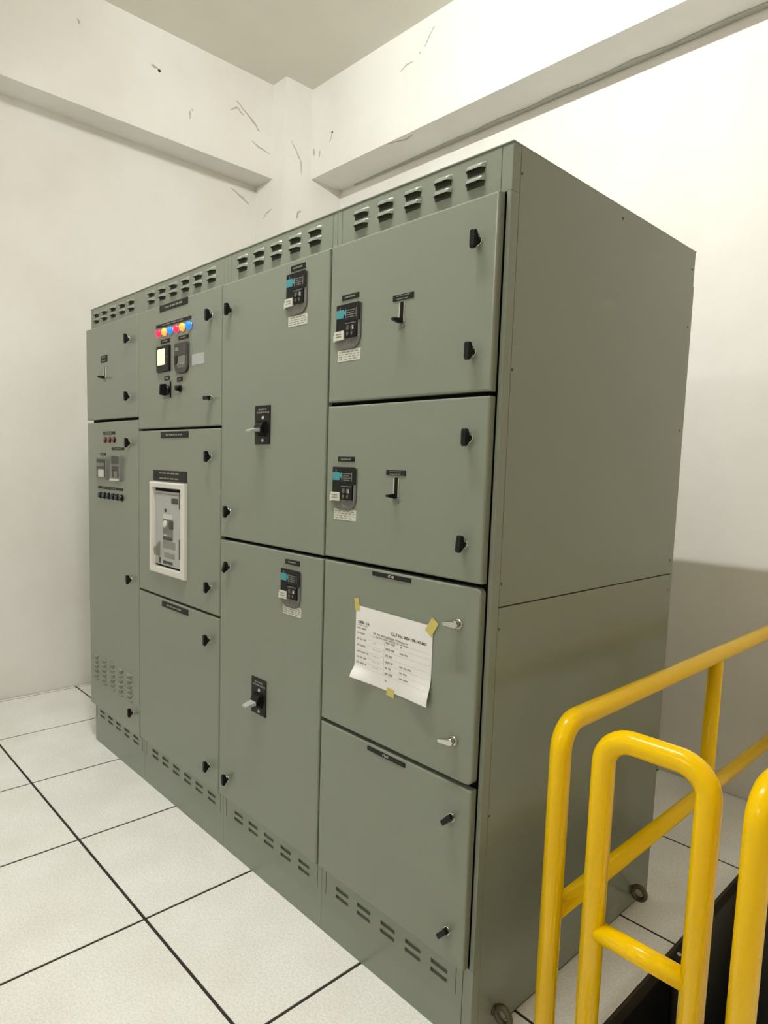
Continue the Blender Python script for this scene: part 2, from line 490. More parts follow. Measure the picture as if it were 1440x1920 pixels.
LOCK_DX = {1: -.030, 2: -.022, 3: -.015, 4: -.012}
def lock(door, x, z, rot=0.0, chrome=False):
    bay = 1 if x < -1.92 else 2 if x < -1.21 else 3 if x < -.6 else 4
    x += LOCK_DX[bay]
    z += (.003 if z > 1.6 else -.006 if z < .5 else 0)
    o = fitting('lockc' if chrome else 'lockb', 'lock_lever', mk_chrome_lever if chrome else mk_lock, door, (x, YD, z), (0, rot, 0))
    if chrome: o['label'] = 'chrome lock lever'
    return o

def mk_louver(w, h, d):
    """pressed hood: short sloping top and a flat patch coloured like a shaded mouth below; ends taper into the sheet"""
    def f(m):
        i = m.mi(M_paint); cols = []; n = 12
        for k in range(n+1):
            u = -w/2+w*k/n
            e = math.sin(PI/2*min(1, (min(k, n-k)/n)/.18+.05))
            dd = d*e
            arc = [(u, .0008-dd*math.sin(t*PI/10), h*.52*math.cos(t*PI/10)) for t in range(6)]
            cols.append(arc+[(u, -dd*.97, -h*.06), (u, -dd*.82, -h*.03), (u, .0006, h*.28)])
        V = [[m.bm.verts.new(p) for p in c_] for c_ in cols]
        for a, b2 in zip(V, V[1:]):
            for q in range(8): m.face([a[q], b2[q], b2[q+1], a[q+1]], i, q < 5)
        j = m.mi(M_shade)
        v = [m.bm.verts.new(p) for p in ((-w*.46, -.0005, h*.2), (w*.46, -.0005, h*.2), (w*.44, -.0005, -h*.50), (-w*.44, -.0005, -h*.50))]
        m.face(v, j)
    return f
M_shade = mat('louver_mouth_shade', rgb(60, 60, 50), 0.8, spec=.2)  # dark colour standing in for the shade inside the louver openings
def plate(door, x0, x1, z0, z1, lines=(), name='nameplate', th=.002, m=M_label, size=None, bars=0, y=YD, label=None):
    p = MB(); p.slab(x0, x1, z0, z1, y-th, y+.0005, m, r=.001, bev=.0006, seg=2)
    n = len(lines); cx = (x0+x1)/2; hh = (z1-z0)
    for k, t in enumerate(lines):
        sz = size or hh/n*.62
        p.text(t, cx, z1-hh*(k+.5)/n, y-th-.0003, sz, M_white)
    if bars:
        for r_ in range(bars):
            zz = z1-hh*(r_+.5)/bars
            q = x0+(x1-x0)*.20
            while q < x1-(x1-x0)*.26:
                wd = random.uniform(.05, .13)*(x1-x0)
                p.box(q, min(q+wd, x1-(x1-x0)*.18), y-th-.0003, y-th+.0004, zz-hh/bars*.13, zz+hh/bars*.13, M_print)
                q += wd+.025*(x1-x0)
    o = p.build(name, door)
    if label: o['label'] = label
    return o

M_cover = mat('clear_cover_grey', rgb(94, 95, 89), 0.35)
def mk_trip(m):
    """moulded-case breaker front seen through the door; local origin = top left corner"""
    w, h = .103, .124
    # clear lower cover with rounded end, black upper moulding
    m.slab(0, w, -h, 0, -.004, .001, M_cover, r=(.034, .034, .008, .004), bev=.0015, seg=6)
    m.slab(.001, w-.001, -.050, -.001, -.0065, .001, M_black, r=(.001, .001, .007, .003), bev=.001)
    m.slab(.001, .040, -.076, -.048, -.0065, .001, M_black, r=.001, bev=.0008)
    m.slab(.040, w-.012, -.094, -.051, -.0085, .001, M_black, r=.002, bev=.001)
    # teal maker's panel with pale square motif and caption window
    m.slab(.003, .034, -.039, -.016, -.0075, .001, M_teal, r=.001, bev=.0004, seg=2)
    m.prism([(0, 0), (.012, .008), (.012, -.012)], (.032, -.0072, -.024), (1, 0, 0), (0, 0, 1), (0, 1, 0), .0008, M_teal)
    m.box(.017, .020, -.0078, -.006, -.016, -.008, M_grey)
    for k, (a, b2, z) in enumerate(((.048, .082, -.020), (.048, .076, -.026), (.048, .084, -.032), (.050, .078, -.038))):
        m.box(a, b2, -.0071, -.006, z-.0011, z+.0011, M_grey)
    m.box(.043, .0455, -.0071, -.006, -.041, -.016, M_grey); m.box(.0855, .088, -.0071, -.006, -.041, -.016, M_grey)
    # adjuster knobs
    m.box(.043, .088, -.0092, -.008, -.0565, -.0545, M_grey)
    for (u, z, r) in ((.056, -.068, .0075), (.074, -.068, .0075), (.056, -.084, .0055), (.074, -.084, .0055)):
        m.cyl((u, -.008, z), (0, -1, 0), r, .003, M_dgrey, n=14, bev=.0006)
        m.box(u-.001, u+.001, -.0117, -.0105, z-r*.7, z+r*.7, M_print)
    m.box(.078, .081, -.0118, -.008, -.074, -.064, M_sticker)
    m.box(w-.009, w-.006, -.0046, -.003, -.094, -.054, M_print)
    # white tag, folded at the left edge
    m.slab(-.003, .037, -.098, -.073, -.0088, -.004, M_sticker, r=.001, bev=.0004, seg=2)
    m.slab(-.010, -.003, -.100, -.082, -.0065, -.001, M_sticker, r=.001, bev=.0004, seg=2)
    for z in (-.081, -.088): m.box(.004, .028, -.0093, -.0085, z-.0012, z+.0012, M_print)
    # moulding lines in the rounded bottom
    m.torus((.055, -.0042, -.104), (0, 1, 0), .009, .0012, M_print, n=20, k=6)
    m.box(.030, .080, -.0046, -.003, -.116, -.113, M_grey)
def trip(door, x, z):
    return fitting('trip', 'breaker_face', mk_trip, door, (x, YD, z))
def mk_rating(m):
    w, h = .098, .031
    m.slab(0, w, -h, 0, -.001, .0003, M_sticker, r=.001, bev=.0003, seg=2)
    random.seed(3)
    for z in (-.006, -.0125, -.019, -.0255):
        q = .006
        while q < w-.012:
            wd = random.uniform(.006, .018)
            m.box(q, min(w-.005, q+wd), -.0013, -.0007, z-.0012, z+.0012, M_print); q += wd+.006
    m.box(.018, .0188, -.0013, -.0007, -h+.003, -.003, M_print)
    m.box(.050, .0508, -.0013, -.0007, -h+.003, -.003, M_print)
def rating(door, x, z):
    return fitting('rating', 'rating_label', mk_rating, door, (x, YD, z))

def mk_slot_handle(m):
    """vertical slot with a small black lever at its lower end; origin = centre of the slot top"""
    m.slab(-.0055, .0055, -.052, 0, -.0015, .0005, M_gap_black, r=.003, bev=.0005, seg=3)
    for s_ in (-1, 1): m.box(s_*.0085-.0012, s_*.0085+.0012, -.002, .0005, -.050, -.002, M_sticker)
    m.slab(-.012, .012, -.066, -.056, -.003, .0005, M_grey, r=.004, bev=.001, seg=3)
    m.prism([(0, -.005), (.010, -.008), (.034, -.003), (.034, .002), (.012, .005), (0, .005)], (0, 0, -.047), (0, -1, 0), (0, 0, 1), (1, 0, 0), .011, M_black, bev=.05)
def slot_handle(door, x, z, raised=False):
    return fitting('slot', 'operating_handle', mk_slot_handle, door, (x, YD, z))

def mk_toggle(m):
    """black toggle plate with white caption, two screws and a pale lever; origin = plate bottom left"""
    w, h = .088, .126
    m.slab(0, w, 0, h, -.004, .0005, M_black, r=.002, bev=.001)
    for k, z in enumerate((.113, .103)):
        q = .012 if k else .022
        while q < (.076 if k else .066):
            wd = .007+(q*131 % .005); m.box(q, q+wd, -.0045, -.0035, z-.0028, z+.0028, M_grey); q += wd+.003
    for z in (.086, .013):
        m.cyl((.049, -.003, z), (0, -1, 0), .006, .003, M_sticker, n=12, bev=.001)
    m.slab(.022, .068, .026, .076, -.008, 0, M_gap_black, r=.004, bev=.001)
    # curved housing and the lever sticking out towards the operator
    m.prism([(0, .03), (.016, .024), (.024, .008), (.024, -.006), (0, -.012)], (.045, 0, .045), (0, -1, 0), (0, 0, 1), (1, 0, 0), .042, M_black, bev=.04)
    rings = []
    for t, hw, th in ((.012, .017, .014), (.024, .017, .012), (.040, .016, .009), (.056, .014, .007), (.060, .012, .004)):
        z = .050-.16*t
        rings.append([(.045-hw, -t, z-th/2), (.045+hw, -t, z-th/2), (.045+hw, -t, z+th/2), (.045-hw, -t, z+th/2)])
    m.loft(rings, M_face)
def toggle(door, x, z):
    return fitting('toggle', 'operating_handle', mk_toggle, door, (x, YD, z))

def mk_slot_pair_depth(): pass

def panel_with_slots(m, x0, x1, z0, z1, yf, depth, slots, mt):
    """flat panel front at yf with rectangular recesses"""
    xs = sorted(set([x0, x1]+[q for s_ in slots for q in s_[:2]]))
    zs = sorted(set([z0, z1]+[q for s_ in slots for q in s_[2:]]))
    i = m.mi(mt)
    def inside(a, b2): return any(s_[0]-1e-6 <= a <= s_[1]+1e-6 and s_[2]-1e-6 <= b2 <= s_[3]+1e-6 for s_ in slots)
    def q(p): m.face([m.bm.verts.new(v) for v in p], i)
    for a0, a1 in zip(xs, xs[1:]):
        for c0, c1 in zip(zs, zs[1:]):
            if inside((a0+a1)/2, (c0+c1)/2): continue
            q(((a0, yf, c0), (a1, yf, c0), (a1, yf, c1), (a0, yf, c1)))
    for (a0, a1, c0, c1) in slots:
        yb = yf+depth
        q(((a0, yf, c1), (a1, yf, c1), (a1, yb, c1), (a0, yb, c1)))
        q(((a0, yf, c0), (a0, yb, c0), (a1, yb, c0), (a1, yf, c0)))
        q(((a0, yf, c0), (a0, yf, c1), (a0, yb, c1), (a0, yb, c0)))
        q(((a1, yf, c0), (a1, yb, c0), (a1, yb, c1), (a1, yf, c1)))
        q(((a0, yb, c0), (a0, yb, c1), (a1, yb, c1), (a1, yb, c0)))
    yb = yf+.026
    q(((x0, yf, z1), (x1, yf, z1), (x1, yb, z1), (x0, yb, z1)))
    q(((x0, yf, z0), (x0, yb, z0), (x1, yb, z0), (x1, yf, z0)))
    q(((x0, yf, z0), (x0, yf, z1), (x0, yb, z1), (x0, yb, z0)))
    q(((x1, yf, z0), (x1, yb, z0), (x1, yb, z1), (x1, yf, z1)))

# ------------------------------------------------------------------ the four cabinets
HT, DP = 2.19, 0.985
LW, LH, LD = .058, .020, .011
def cabinet(x0, x1, label, pairs, slots, last=False):
    t = thing('switchgear_cabinet', ((x0+x1)/2, DP/2, 0), label, 'switchgear cabinet', 'bolted switchgear cabinets')
    xe = x1-.0255 if last else x1
    bd = MB(); bd.box(x0+.0005, x1-.0005-(.008 if last else 0), .03, DP, 0.0, HT-.004, M_paint, .001)
    bd.box(x0, x1+(.0065 if last else 0), -.002, DP+.004, HT-.004, HT, M_paint, .001)
    bd.build('body', t)
    g = MB(); g.box(x0+.004, x1-.004-(.012 if last else 0), .006, .0295, .19, 2.10, M_gap_black); g.build('gap_shade', t)  # dark sheet behind the doors, standing in for shade in their gaps
    v = MB()
    v.box(x0+.022, xe-.022 if not last else xe, 0, .029, 2.07, HT-.004, M_paint, .001)
    v.box(x0+.0006, x0+.0205, 0.0, .029, 2.07, HT-.004, M_paint, .001)
    if not last: v.box(xe-.0205, xe-.0006, 0.0, .029, 2.07, HT-.004, M_paint, .001)
    vp = v.build('vent_panel', t)
    for cx in pairs:
        for z in (2.1555, 2.127):
            fitting('louver', 'louver', mk_louver(LW, .024, .013), vp, (cx, 0, z))
    p = MB()
    sl = []
    for cx in slots:
        sl += [(cx-.029, cx+.029, .167, .180), (cx-.029, cx+.029, .143, .155)]
    panel_with_slots(p, x0+.0006, xe-.0006, 0.0, .222, 0.0, .009, sl, M_paint)
    for q in ((x0+.0215, .026), (xe-.0215, .020)):
        p.box(q[0]-.0006, q[0]+.0006, -.0004, .001, .13, .222, M_gap_black)
    p.build('base_panel', t, recalc=False)
    return t
def door(cab, x0, x1, z0, z1, r=.003, label=None):
    d = MB(); d.slab(x0, x1, z0, z1, YD, -.001, M_paint, r=r, bev=.0055, seg=6)
    o = d.build('door', cab)
    if label: o['label'] = label
    return o
XB = [-2.512, -1.913, -1.2065, -.5985, .004]
LIFT = lambda z: z

# --- far left cabinet
c1 = cabinet(XB[0], XB[1], 'narrow grey-green switchgear cabinet at the left end, with six dark push buttons', [-2.437, -2.335, -2.232, -2.126, -2.028], [-2.42, -2.315, -2.215, -2.113, -2.008])
d = door(c1, -2.522, -1.916, 1.650, 2.088, label='upper door with a slot handle')
lock(d, -1.972, 1.985); lock(d, -1.974, 1.738)
plate(d, -2.331, -2.252, 1.914, 1.946, bars=2)
slot_handle(d, -2.285, 1.892)
d = door(c1, -2.517, -1.916, .205, 1.638, label='tall lower door with meters, buttons and a louvre field')
lock(d, -1.970, 1.538); lock(d, -1.966, .925); lock(d, -1.958, .312)
plate(d, -2.311, -2.169, 1.578, 1.592, bars=1)
for k, (x, m_) in enumerate(((-2.29, M_dull_red), (-2.237, M_dull_red), (-2.185, M_dull_red))):
    q = MB(); q.cyl((x+.008, YD+.001, 1.553), (0, -1, 0), .014, .006, M_black, n=14, bev=.001); q.dome((x+.008, YD-.005, 1.553), (0, -1, 0), .011, .007, m_)
    q.build('pilot_light', d)
plate(d, -2.206, -2.064, 1.506, 1.518, bars=1)
plate(d, -2.346, -2.282, 1.480, 1.491, bars=1)
def relay(dr, x0, x1, z0, z1, style):
    q = MB()
    q.slab(x0, x1, z0, z1, YD-.014, YD+.001, M_grey, r=.006, bev=.003)
    w, h = x1-x0, z1-z0
    if style == 0:
        q.slab(x0+.008, x1-.008, z1-h*.22, z1-.006, YD-.0155, YD-.012, M_dgrey, r=.002, bev=.0008)
        q.slab(x0+.008, x1-.008, z0+h*.50, z0+h*.60, YD-.0155, YD-.012, M_dgrey, r=.002, bev=.0008)
        q.slab(x0+.008, x0+.020, z0+.01, z0+h*.52, YD-.0155, YD-.012, M_dgrey, r=.002, bev=.0008)
        q.slab(x1-.020, x1-.008, z0+.01, z1-h*.1, YD-.0155, YD-.012, M_dgrey, r=.002, bev=.0008)
        q.slab(x0+.026, x1-.026, z0+.012, z0+h*.46, YD-.0155, YD-.012, M_sticker, r=.002, bev=.0008)
    elif style == 1:
        q.slab(x0+.022, x1-.006, z1-h*.36, z1-.006, YD-.0155, YD-.012, M_dgrey, r=.010, bev=.0008)
        q.slab(x0+.030, x1-.010, z0+h*.36, z0+h*.56, YD-.0155, YD-.012, M_dgrey, r=.006, bev=.0008)
        q.slab(x0+.032, x0+.046, z0+.012, z0+h*.40, YD-.0155, YD-.012, M_dgrey, r=.002, bev=.0008)
        q.slab(x1-.026, x1-.008, z0+.012, z0+h*.36, YD-.0155, YD-.012, M_dgrey, r=.002, bev=.0008)
        q.slab(x0+.004, x1-.010, z0-.004, z0+.006, YD-.016, YD-.010, M_sticker, r=.002, bev=.001)
    return q.build('relay', dr)
relay(d, -2.369, -2.249, 1.366, 1.468, 0)
relay(d, -2.203, -2.088, 1.368, 1.484, 1)
plate(d, -2.381, -2.081, 1.320, 1.332, bars=1)
for x in (-2.352, -2.300, -2.249, -2.196, -2.146, -2.096):
    def mk_btn(m):
        m.cyl((0, .001, 0), (0, -1, 0), .0165, .005, M_black, n=18, bev=.001); m.cyl((0, -.004, 0), (0, -1, 0), .0125, .010, M_green, n=16, bev=.002)
    fitting('btn', 'push_button', mk_btn, d, (x+.004, YD, 1.289))
for j in range(6):
    for k in range(5):
        fitting('slouver', 'louver', mk_louver(.056, .016, .008), d, (-2.428+.1015*k, YD, .473-.0235*j))

# --- second cabinet: instruments and air circuit breaker
c2 = cabinet(XB[1], XB[2], 'grey-green switchgear cabinet with coloured pilot lights and a framed circuit breaker', [-1.823, -1.722, -1.621, -1.52, -1.42, -1.318], [-1.80, -1.70, -1.599, -1.498, -1.398, -1.298])
d = door(c2, -1.911, -1.2095, 1.5965, 2.085, label='instrument door with six lit pilot lights')
lock(d, -1.258, 1.985); lock(d, -1.258, 1.693, PI/2)
plate(d, -1.698, -1.459, 2.058, 2.0825, bars=1)
plate(d, -1.731, -1.431, 1.997, 2.010, bars=1)
for x, m_ in ((-1.706, M_red), (-1.655, M_amber), (-1.606, M_blue), (-1.552, M_red), (-1.503, M_amber), (-1.451, M_blue)):
    def mk_pl(m, m_=m_):
        m.cyl((0, .001, 0), (0, -1, 0), .0165, .005, M_chrome, n=18, bev=.001); m.dome((0, -.004, 0), (0, -1, 0), .0155, .016, m_, n=18, k=6)
    o = fitting('pl'+m_.name, 'pilot_light', mk_pl, d, (x+.012, YD, 1.974))
    o['label'] = {'lamp_red': 'lit red pilot light', 'lamp_amber': 'lit amber pilot light', 'lamp_blue': 'lit blue pilot light'}[m_.name]
plate(d, -1.688, -1.610, 1.932, 1.948, bars=1)
plate(d, -1.533, -1.454, 1.930, 1.945, bars=1)
q = MB()
q.slab(-1.714, -1.602, 1.820, 1.922, YD-.010, YD+.001, M_black, r=.006, bev=.003)
q.slab(-1.698, -1.634, 1.846, 1.909, YD-.0115, YD-.008, M_screen, r=.006, bev=.0006)
for k in range(3): q.cyl((-1.617, YD-.009, 1.90-.026*k), (0, -1, 0), .004, .003, M_dgrey, n=10)
o = q.build('panel_meter', d); o['label'] = 'black meter with a lit pale yellow screen'
q = MB()
q.slab(-1.553, -1.446, 1.803, 1.918, YD-.010, YD+.001, M_dgrey, r=(.03, .03, .010, .006), bev=.002, seg=6)
q.slab(-1.549, -1.452, 1.870, 1.914, YD-.0115, YD-.008, M_dgrey, r=.004, bev=.0008)
q.slab(-1.549, -1.525, 1.838, 1.870, YD-.0115, YD-.008, M_black, r=.002, bev=.0008)
q.slab(-1.520, -1.462, 1.822, 1.866, YD-.0115, YD-.008, M_grey, r=.004, bev=.0008)
q.box(-1.540, -1.515, YD-.0122, YD-.01, 1.888, 1.900, M_print)
for k in range(3): q.cyl((-1.512+.02*k, YD-.0115, 1.835), (0, -1, 0), .006, .003, M_print, n=12)
q.build('relay', d)
plate(d, -1.426, -1.332, 1.825, 1.866, name='sticker', th=.0008, m=M_face)
plate(d, -1.657, -1.610, 1.785, 1.802, bars=1)
plate(d, -1.545, -1.501, 1.773, 1.790, bars=1)
q = MB()
q.slab(-1.672, -1.604, 1.715, 1.778, YD-.003, YD+.001, M_grey, r=.003, bev=.001)
q.cyl((-1.622, YD-.002, 1.745), (0, -1, 0), .019, .012, M_black, n=18, bev=.002)
q.prism([(0, -.024), (0, .024), (.024, .020), (.026, -.020)], (-1.622, YD-.012, 1.745), (0, -1, 0), (0, 0, 1), (1, 0, 0), .010, M_black, bev=.05)
q.box(-1.603, -1.598, YD-.004, YD, 1.715, 1.778, M_black)
q.build('selector_switch', d)
q = MB()
q.cyl((-1.519, YD+.001, 1.746), (0, -1, 0), .014, .006, M_black, n=16, bev=.001)
q.cyl((-1.519, YD-.004, 1.746), (0, -1, 0), .010, .018, M_black, n=16, bev=.002)
q.build('selector_switch', d)
d = door(c2, -1.911, -1.2095, .8995, 1.5885, label='middle door framing the circuit breaker')
lock(d, -1.260, 1.485); lock(d, -1.256, 1.000)
plate(d, -1.690, -1.452, 1.556, 1.581, bars=1)
plate(d, -1.762, -1.463, 1.382, 1.425, bars=2, name='warning_plate')
q = MB()
fx0, fx1, fz0, fz1 = -1.772, -1.462, .998, 1.377
ix0, ix1, iz0, iz1 = -1.736, -1.494, 1.030, 1.350
yo, yi = YD-.016, YD-.006
def fr(ring_pts, m):
    q.loft(ring_pts, m, False, False, False)
def rc(x0, x1, z0, z1, y): return [(x0, y, z0), (x1, y, z0), (x1, y, z1), (x0, y, z1)]
fr([rc(fx0, fx1, fz0, fz1, YD+.001), rc(fx0, fx1, fz0, fz1, YD-.012), rc(fx0+.005, fx1-.005, fz0+.005, fz1-.005, yo),
    rc(ix0-.006, ix1+.006, iz0-.006, iz1+.006, yo), rc(ix0, ix1, iz0, iz1, YD+.004)], M_cream)
q.build('breaker_frame', d)
q = MB()
q.slab(ix0-.002, ix1+.002, iz0-.002, iz1+.002, YD-.002, YD+.001, M_gap_black, r=.001, bev=.0005)
q.slab(ix0+.008, ix1-.006, iz0+.006, iz1-.010, YD-.008, YD-.001, M_face, r=.004, bev=.002)
q.box(ix0+.012, ix1-.03, YD-.0088, YD-.007, iz1-.022, iz1-.018, M_grey)
q.slab(ix1-.085, ix1-.028, iz1-.056, iz1-.034, YD-.0095, YD-.006, M_dgrey, r=.003, bev=.0008)
q.cyl((ix0+.105, YD-.008, iz1-.086), (0, -1, 0), .008, .003, M_dgrey, n=12, bev=.001)
q.slab(ix0+.080, ix0+.165, iz1-.122, iz1-.102, YD-.0095, YD-.006, M_sticker, r=.002, bev=.0008)
q.slab(ix0+.080, ix0+.170, iz1-.205, iz1-.122, YD-.0090, YD-.006, M_grey, r=.004, bev=.001)
q.cyl((ix0+.108, YD-.009, iz1-.142), (0, -1, 0), .014, .008, M_sticker, n=16, bev=.002)
q.slab(ix0+.138, ix0+.172, iz1-.160, iz1-.126, YD-.0110, YD-.006, M_dgrey, r=.003, bev=.001)
q.box(ix0+.088, ix0+.120, YD-.0098, YD-.008, iz1-.190, iz1-.186, M_sticker)
q.slab(ix0+.082, ix0+.165, iz0+.112, iz0+.126, YD-.0100, YD-.006, M_dgrey, r=.002, bev=.0008)
q.slab(ix0+.082, ix0+.190, iz0+.078, iz0+.108, YD-.0088, YD-.006, M_print, r=.002, bev=.0008)
q.slab(ix0+.092, ix0+.185, iz0+.040, iz0+.062, YD-.0088, YD-.006, M_print, r=.002, bev=.0008)
q.slab(ix0+.082, ix0+.168, iz0+.014, iz0+.026, YD-.0095, YD-.006, M_dgrey, r=.001, bev=.0008)
q.prism([(0, -.035), (.020, -.030), (.024, .0), (.010, .020), (0, .03)], (ix0+.045, YD-.007, iz0+.075), (0, -1, 0), (0, 0, 1), (1, 0, 0), .014, M_print, bev=.05)
q.slab(ix0+.044, ix0+.060, iz0+.012, iz0+.036, YD-.0098, YD-.006, M_dgrey, r=.002, bev=.0008)
q.box(ix1-.018, ix1-.010, YD-.0098, YD-.006, iz0+.045, iz0+.125, M_dgrey)
q.box(ix1-.018, ix1-.010, YD-.0098, YD-.006, iz1-.075, iz1-.012, M_dgrey)
o = q.build('circuit_breaker', d); o['label'] = 'pale grey air circuit breaker front'
d = door(c2, -1.911, -1.2095, .214, .8915)
lock(d, -1.262, .798); lock(d, -1.256, .310)
plate(d, -1.682, -1.450, .858, .882, bars=1)

# --- third cabinet: two tall doors with toggle handles
c3 = cabinet(XB[2], XB[3], 'grey-green switchgear cabinet with two tall doors and toggle handles', [-1.106, -1.004, -.904, -.803, -.702], [-1.097, -.9985, -.899, -.797, -.694])
d = door(c3, -1.204, -.602, 1.1985, 2.083, label='upper tall door')
lock(d, -1.129, 1.985); lock(d, -1.128, 1.292)
plate(d, -.792, -.717, 2.049, 2.066, bars=1)
trip(d, -.808, 2.043); rating(d, -.801, 1.917)
toggle(d, -.979, 1.529)
d = door(c3, -1.204, -.602, .222, 1.189, label='lower tall door')
lock(d, -1.127, 1.095, .45); lock(d, -1.124, .310)
plate(d, -.793, -.717, 1.151, 1.167, bars=1)
trip(d, -.812, 1.137); rating(d, -.803, 1.020)
toggle(d, -.980, .611)

# --- fourth (right end) cabinet
c4 = cabinet(XB[3], XB[4], 'grey-green switchgear cabinet at the right end with a taped paper notice and bare side', [-.495, -.397, -.297, -.195, -.094], [-.499, -.4, -.298, -.198, -.102], last=True)
DR = -.0065
d = door(c4, -.5945, DR, 1.6475, 2.083, label='top door with breaker and slot handle')
lock(d, -.048, 1.983); lock(d, -.050, 1.736)
plate(d, -.542, -.470, 1.926, 1.940, bars=1)
trip(d, -.560, 1.915); rating(d, -.555, 1.790)
plate(d, -.335, -.260, 1.892, 1.907, bars=2)
slot_handle(d, -.301, 1.888)
d = door(c4, -.5945, DR, 1.2005, 1.637, label='second door with breaker and slot handle')
lock(d, -.048, 1.542); lock(d, -.050, 1.292, .12)
plate(d, -.542, -.470, 1.479, 1.493, bars=1)
trip(d, -.560, 1.465); rating(d, -.555, 1.344)
plate(d, -.339, -.266, 1.446, 1.460, bars=2)
slot_handle(d, -.300, 1.441)
d = door(c4, -.5945, DR, .7045, 1.190, r=(.004, .020, .014, .004), label='third door with chrome levers')
lock(d, -.056, 1.096, -.05, True); lock(d, -.056, .803, -.12, True)
plate(d, -.381, -.233, 1.171, 1.183, ('FT-08',), size=.0095)
d = door(c4, -.5945, DR, .224, .6945, label='bottom door')
lock(d, -.052, .606, .75); lock(d, -.050, .312, .75)
plate(d, -.380, -.230, .674, .6865, ('FT-09',), size=.0095)
# right hand corner post and bolted side sheets
q = MB(); q.box(-.0025, .010, 0, .029, .2225, 2.085, M_paint, .0012); q.box(-.0205, .010, 0, .029, 2.0852, HT-.004, M_paint, .0012); q.box(-.0205, .010, 0, .029, 0, .2222, M_paint, .0012); q.build('corner_post', c4)
XS = .010
q = MB(); q.box(-.004, XS, .030, DP, 1.1445, HT-.002, M_paint, .0012); q.build('side_panel', c4)
q = MB(); q.box(-.004, XS, .030, DP, .008, 1.1415, M_paint, .0012)
q.slab(0, 1, 0, 1, 0, 1, M_paint) if False else None
q.build('side_panel', c4)
q = MB(); q.box(-.004, XS-.004, .004, DP, 0, .012, M_gap_black); q.build('bottom_gap_shade', c4)  # dark strip painted in for the shaded gap below the side sheet
q = MB(); q.box(-.59, .002, DP+.004, DP+.026, .15, 2.085, M_paint, .002); q.build('rear_cover', c4)
def mk_screw(m): m.dome((0, 0, 0), (1, 0, 0), .004, .003, M_iron, n=10, k=3)
for (y, z) in ((.035, 2.13), (.035, 1.70), (.035, 1.20), (.035, 1.09), (.035, .62), (.965, 2.13), (.965, 1.95), (.965, 1.62), (.965, 1.19), (.965, 1.09), (.50, 2.16)):
    fitting('screw', 'screw', mk_screw, c4, (XS-.0005, y, z))
for y in (.098, .858):
    def mk_eye(m):
        m.torus((.028, 0, 0), (0, 1, 0), .0215, .0085, M_iron)
        m.cyl((-.001, 0, 0), (1, 0, 0), .014, .006, M_iron, n=14, bev=.001)
    o = fitting('eye', 'lifting_eye', mk_eye, c4, (XS, y, .066))
    o['label'] = 'dull iron eye bolt'

# ------------------------------------------------------------------ paper notice taped to the third door
pw, ph = .2945, .212
def psurf(u, v):
    """u to the right in metres from the left edge, v down in metres from the top edge"""
    a, b2 = u/pw, v/ph
    tilt = -.017
    x = -.4435+u*math.cos(tilt)-v*math.sin(tilt)*(-.3)
    z = 1.0785+u*math.sin(tilt)-v
    def ss(t): t = max(0, min(1, t)); return t*t*(3-2*t)
    curl = .018*ss((b2-.80)/.20)*ss((.33-a)/.33)+.014*ss((b2-.62)/.38)*ss((a-.62)/.38)
    wave = .0016*math.sin(a*9+1)*math.exp(-b2*5)*ss(b2*6)
    return Vector((x, YD-.0012-curl-abs(wave), z+curl*.35))
paper = thing('paper_notice', (-.30, YD, .866), 'white printed paper notice held by three yellow tapes on the third door', 'paper')
q = MB(); i = q.mi(M_paper); n1, n2 = 30, 24
V = [[q.bm.verts.new(psurf(pw*a/n1, ph*b2/n2)) for a in range(n1+1)] for b2 in range(n2+1)]
for r_ in range(n2):
    for a in range(n1): q.face([V[r_][a], V[r_+1][a], V[r_+1][a+1], V[r_][a+1]], i, True)
V2 = [[q.bm.verts.new(psurf(pw*a/n1, ph*b2/n2)+Vector((0, .0003, 0))) for a in range(n1+1)] for b2 in range(n2+1)]
for r_ in range(n2):
    for a in range(n1): q.face([V2[r_][a], V2[r_][a+1], V2[r_+1][a+1], V2[r_+1][a]], i, True)
sheet = q.build('sheet', paper, recalc=False)
off = Vector((0, -.0003, 0))
q = MB()
fn = lambda u, w: psurf(u, -w)+off
q.text('CMB - 1A', .034, -.046, 0, .0115, M_dark_print, fn, bold=.035)
q.text('E.L.T No. 0804 : 09-147-B01', .211, -.052, 0, .0112, M_dark_print, fn, bold=.035)
random.seed(11); M_faint = mat('print_faint', rgb(156, 155, 146), 0.7)
def dash(u0, u1, v, h, m):
    i = q.mi(m); k = max(2, int((u1-u0)/.01))
    A = [(q.bm.verts.new(fn(u0+(u1-u0)*j/k, -v+h/2)), q.bm.verts.new(fn(u0+(u1-u0)*j/k, -v-h/2))) for j in range(k+1)]
    for a, b2 in zip(A, A[1:]): q.face([a[0], a[1], b2[1], b2[0]], i)
def words(u0, u1, v, h, m):
    t = u0
    while t < u1-.006:
        w_ = random.uniform(.008, .02); dash(t, min(u1, t+w_), v, h, m); t += w_+.004
rows = [.063, .077, .094, .112, .130, .146, .162]
for k, v in enumerate(rows):
    words(.008, .008+random.uniform(.030, .055), v, .0048, M_faint)
    words(.072, .072+random.uniform(.012, .035), v, .003, M_sticker)
    words(.125, .125+random.uniform(.026, .044), v+.004, .0058, M_faint)
    words(.180, .180+random.uniform(.0, .045), v+.004, .0044, M_faint)
    dash(.006, .29, v+.011, .0008, M_sticker)
words(.075, .18, .066, .005, M_faint)
words(.085, .215, .074, .004, M_faint)
dash(.008, .05, .054, .0012, M_dark_print)
dash(.119, .1205, .12, .10, M_sticker)
dash(.126, .133, .186, .005, M_faint)
q.build('printing', paper, recalc=False)
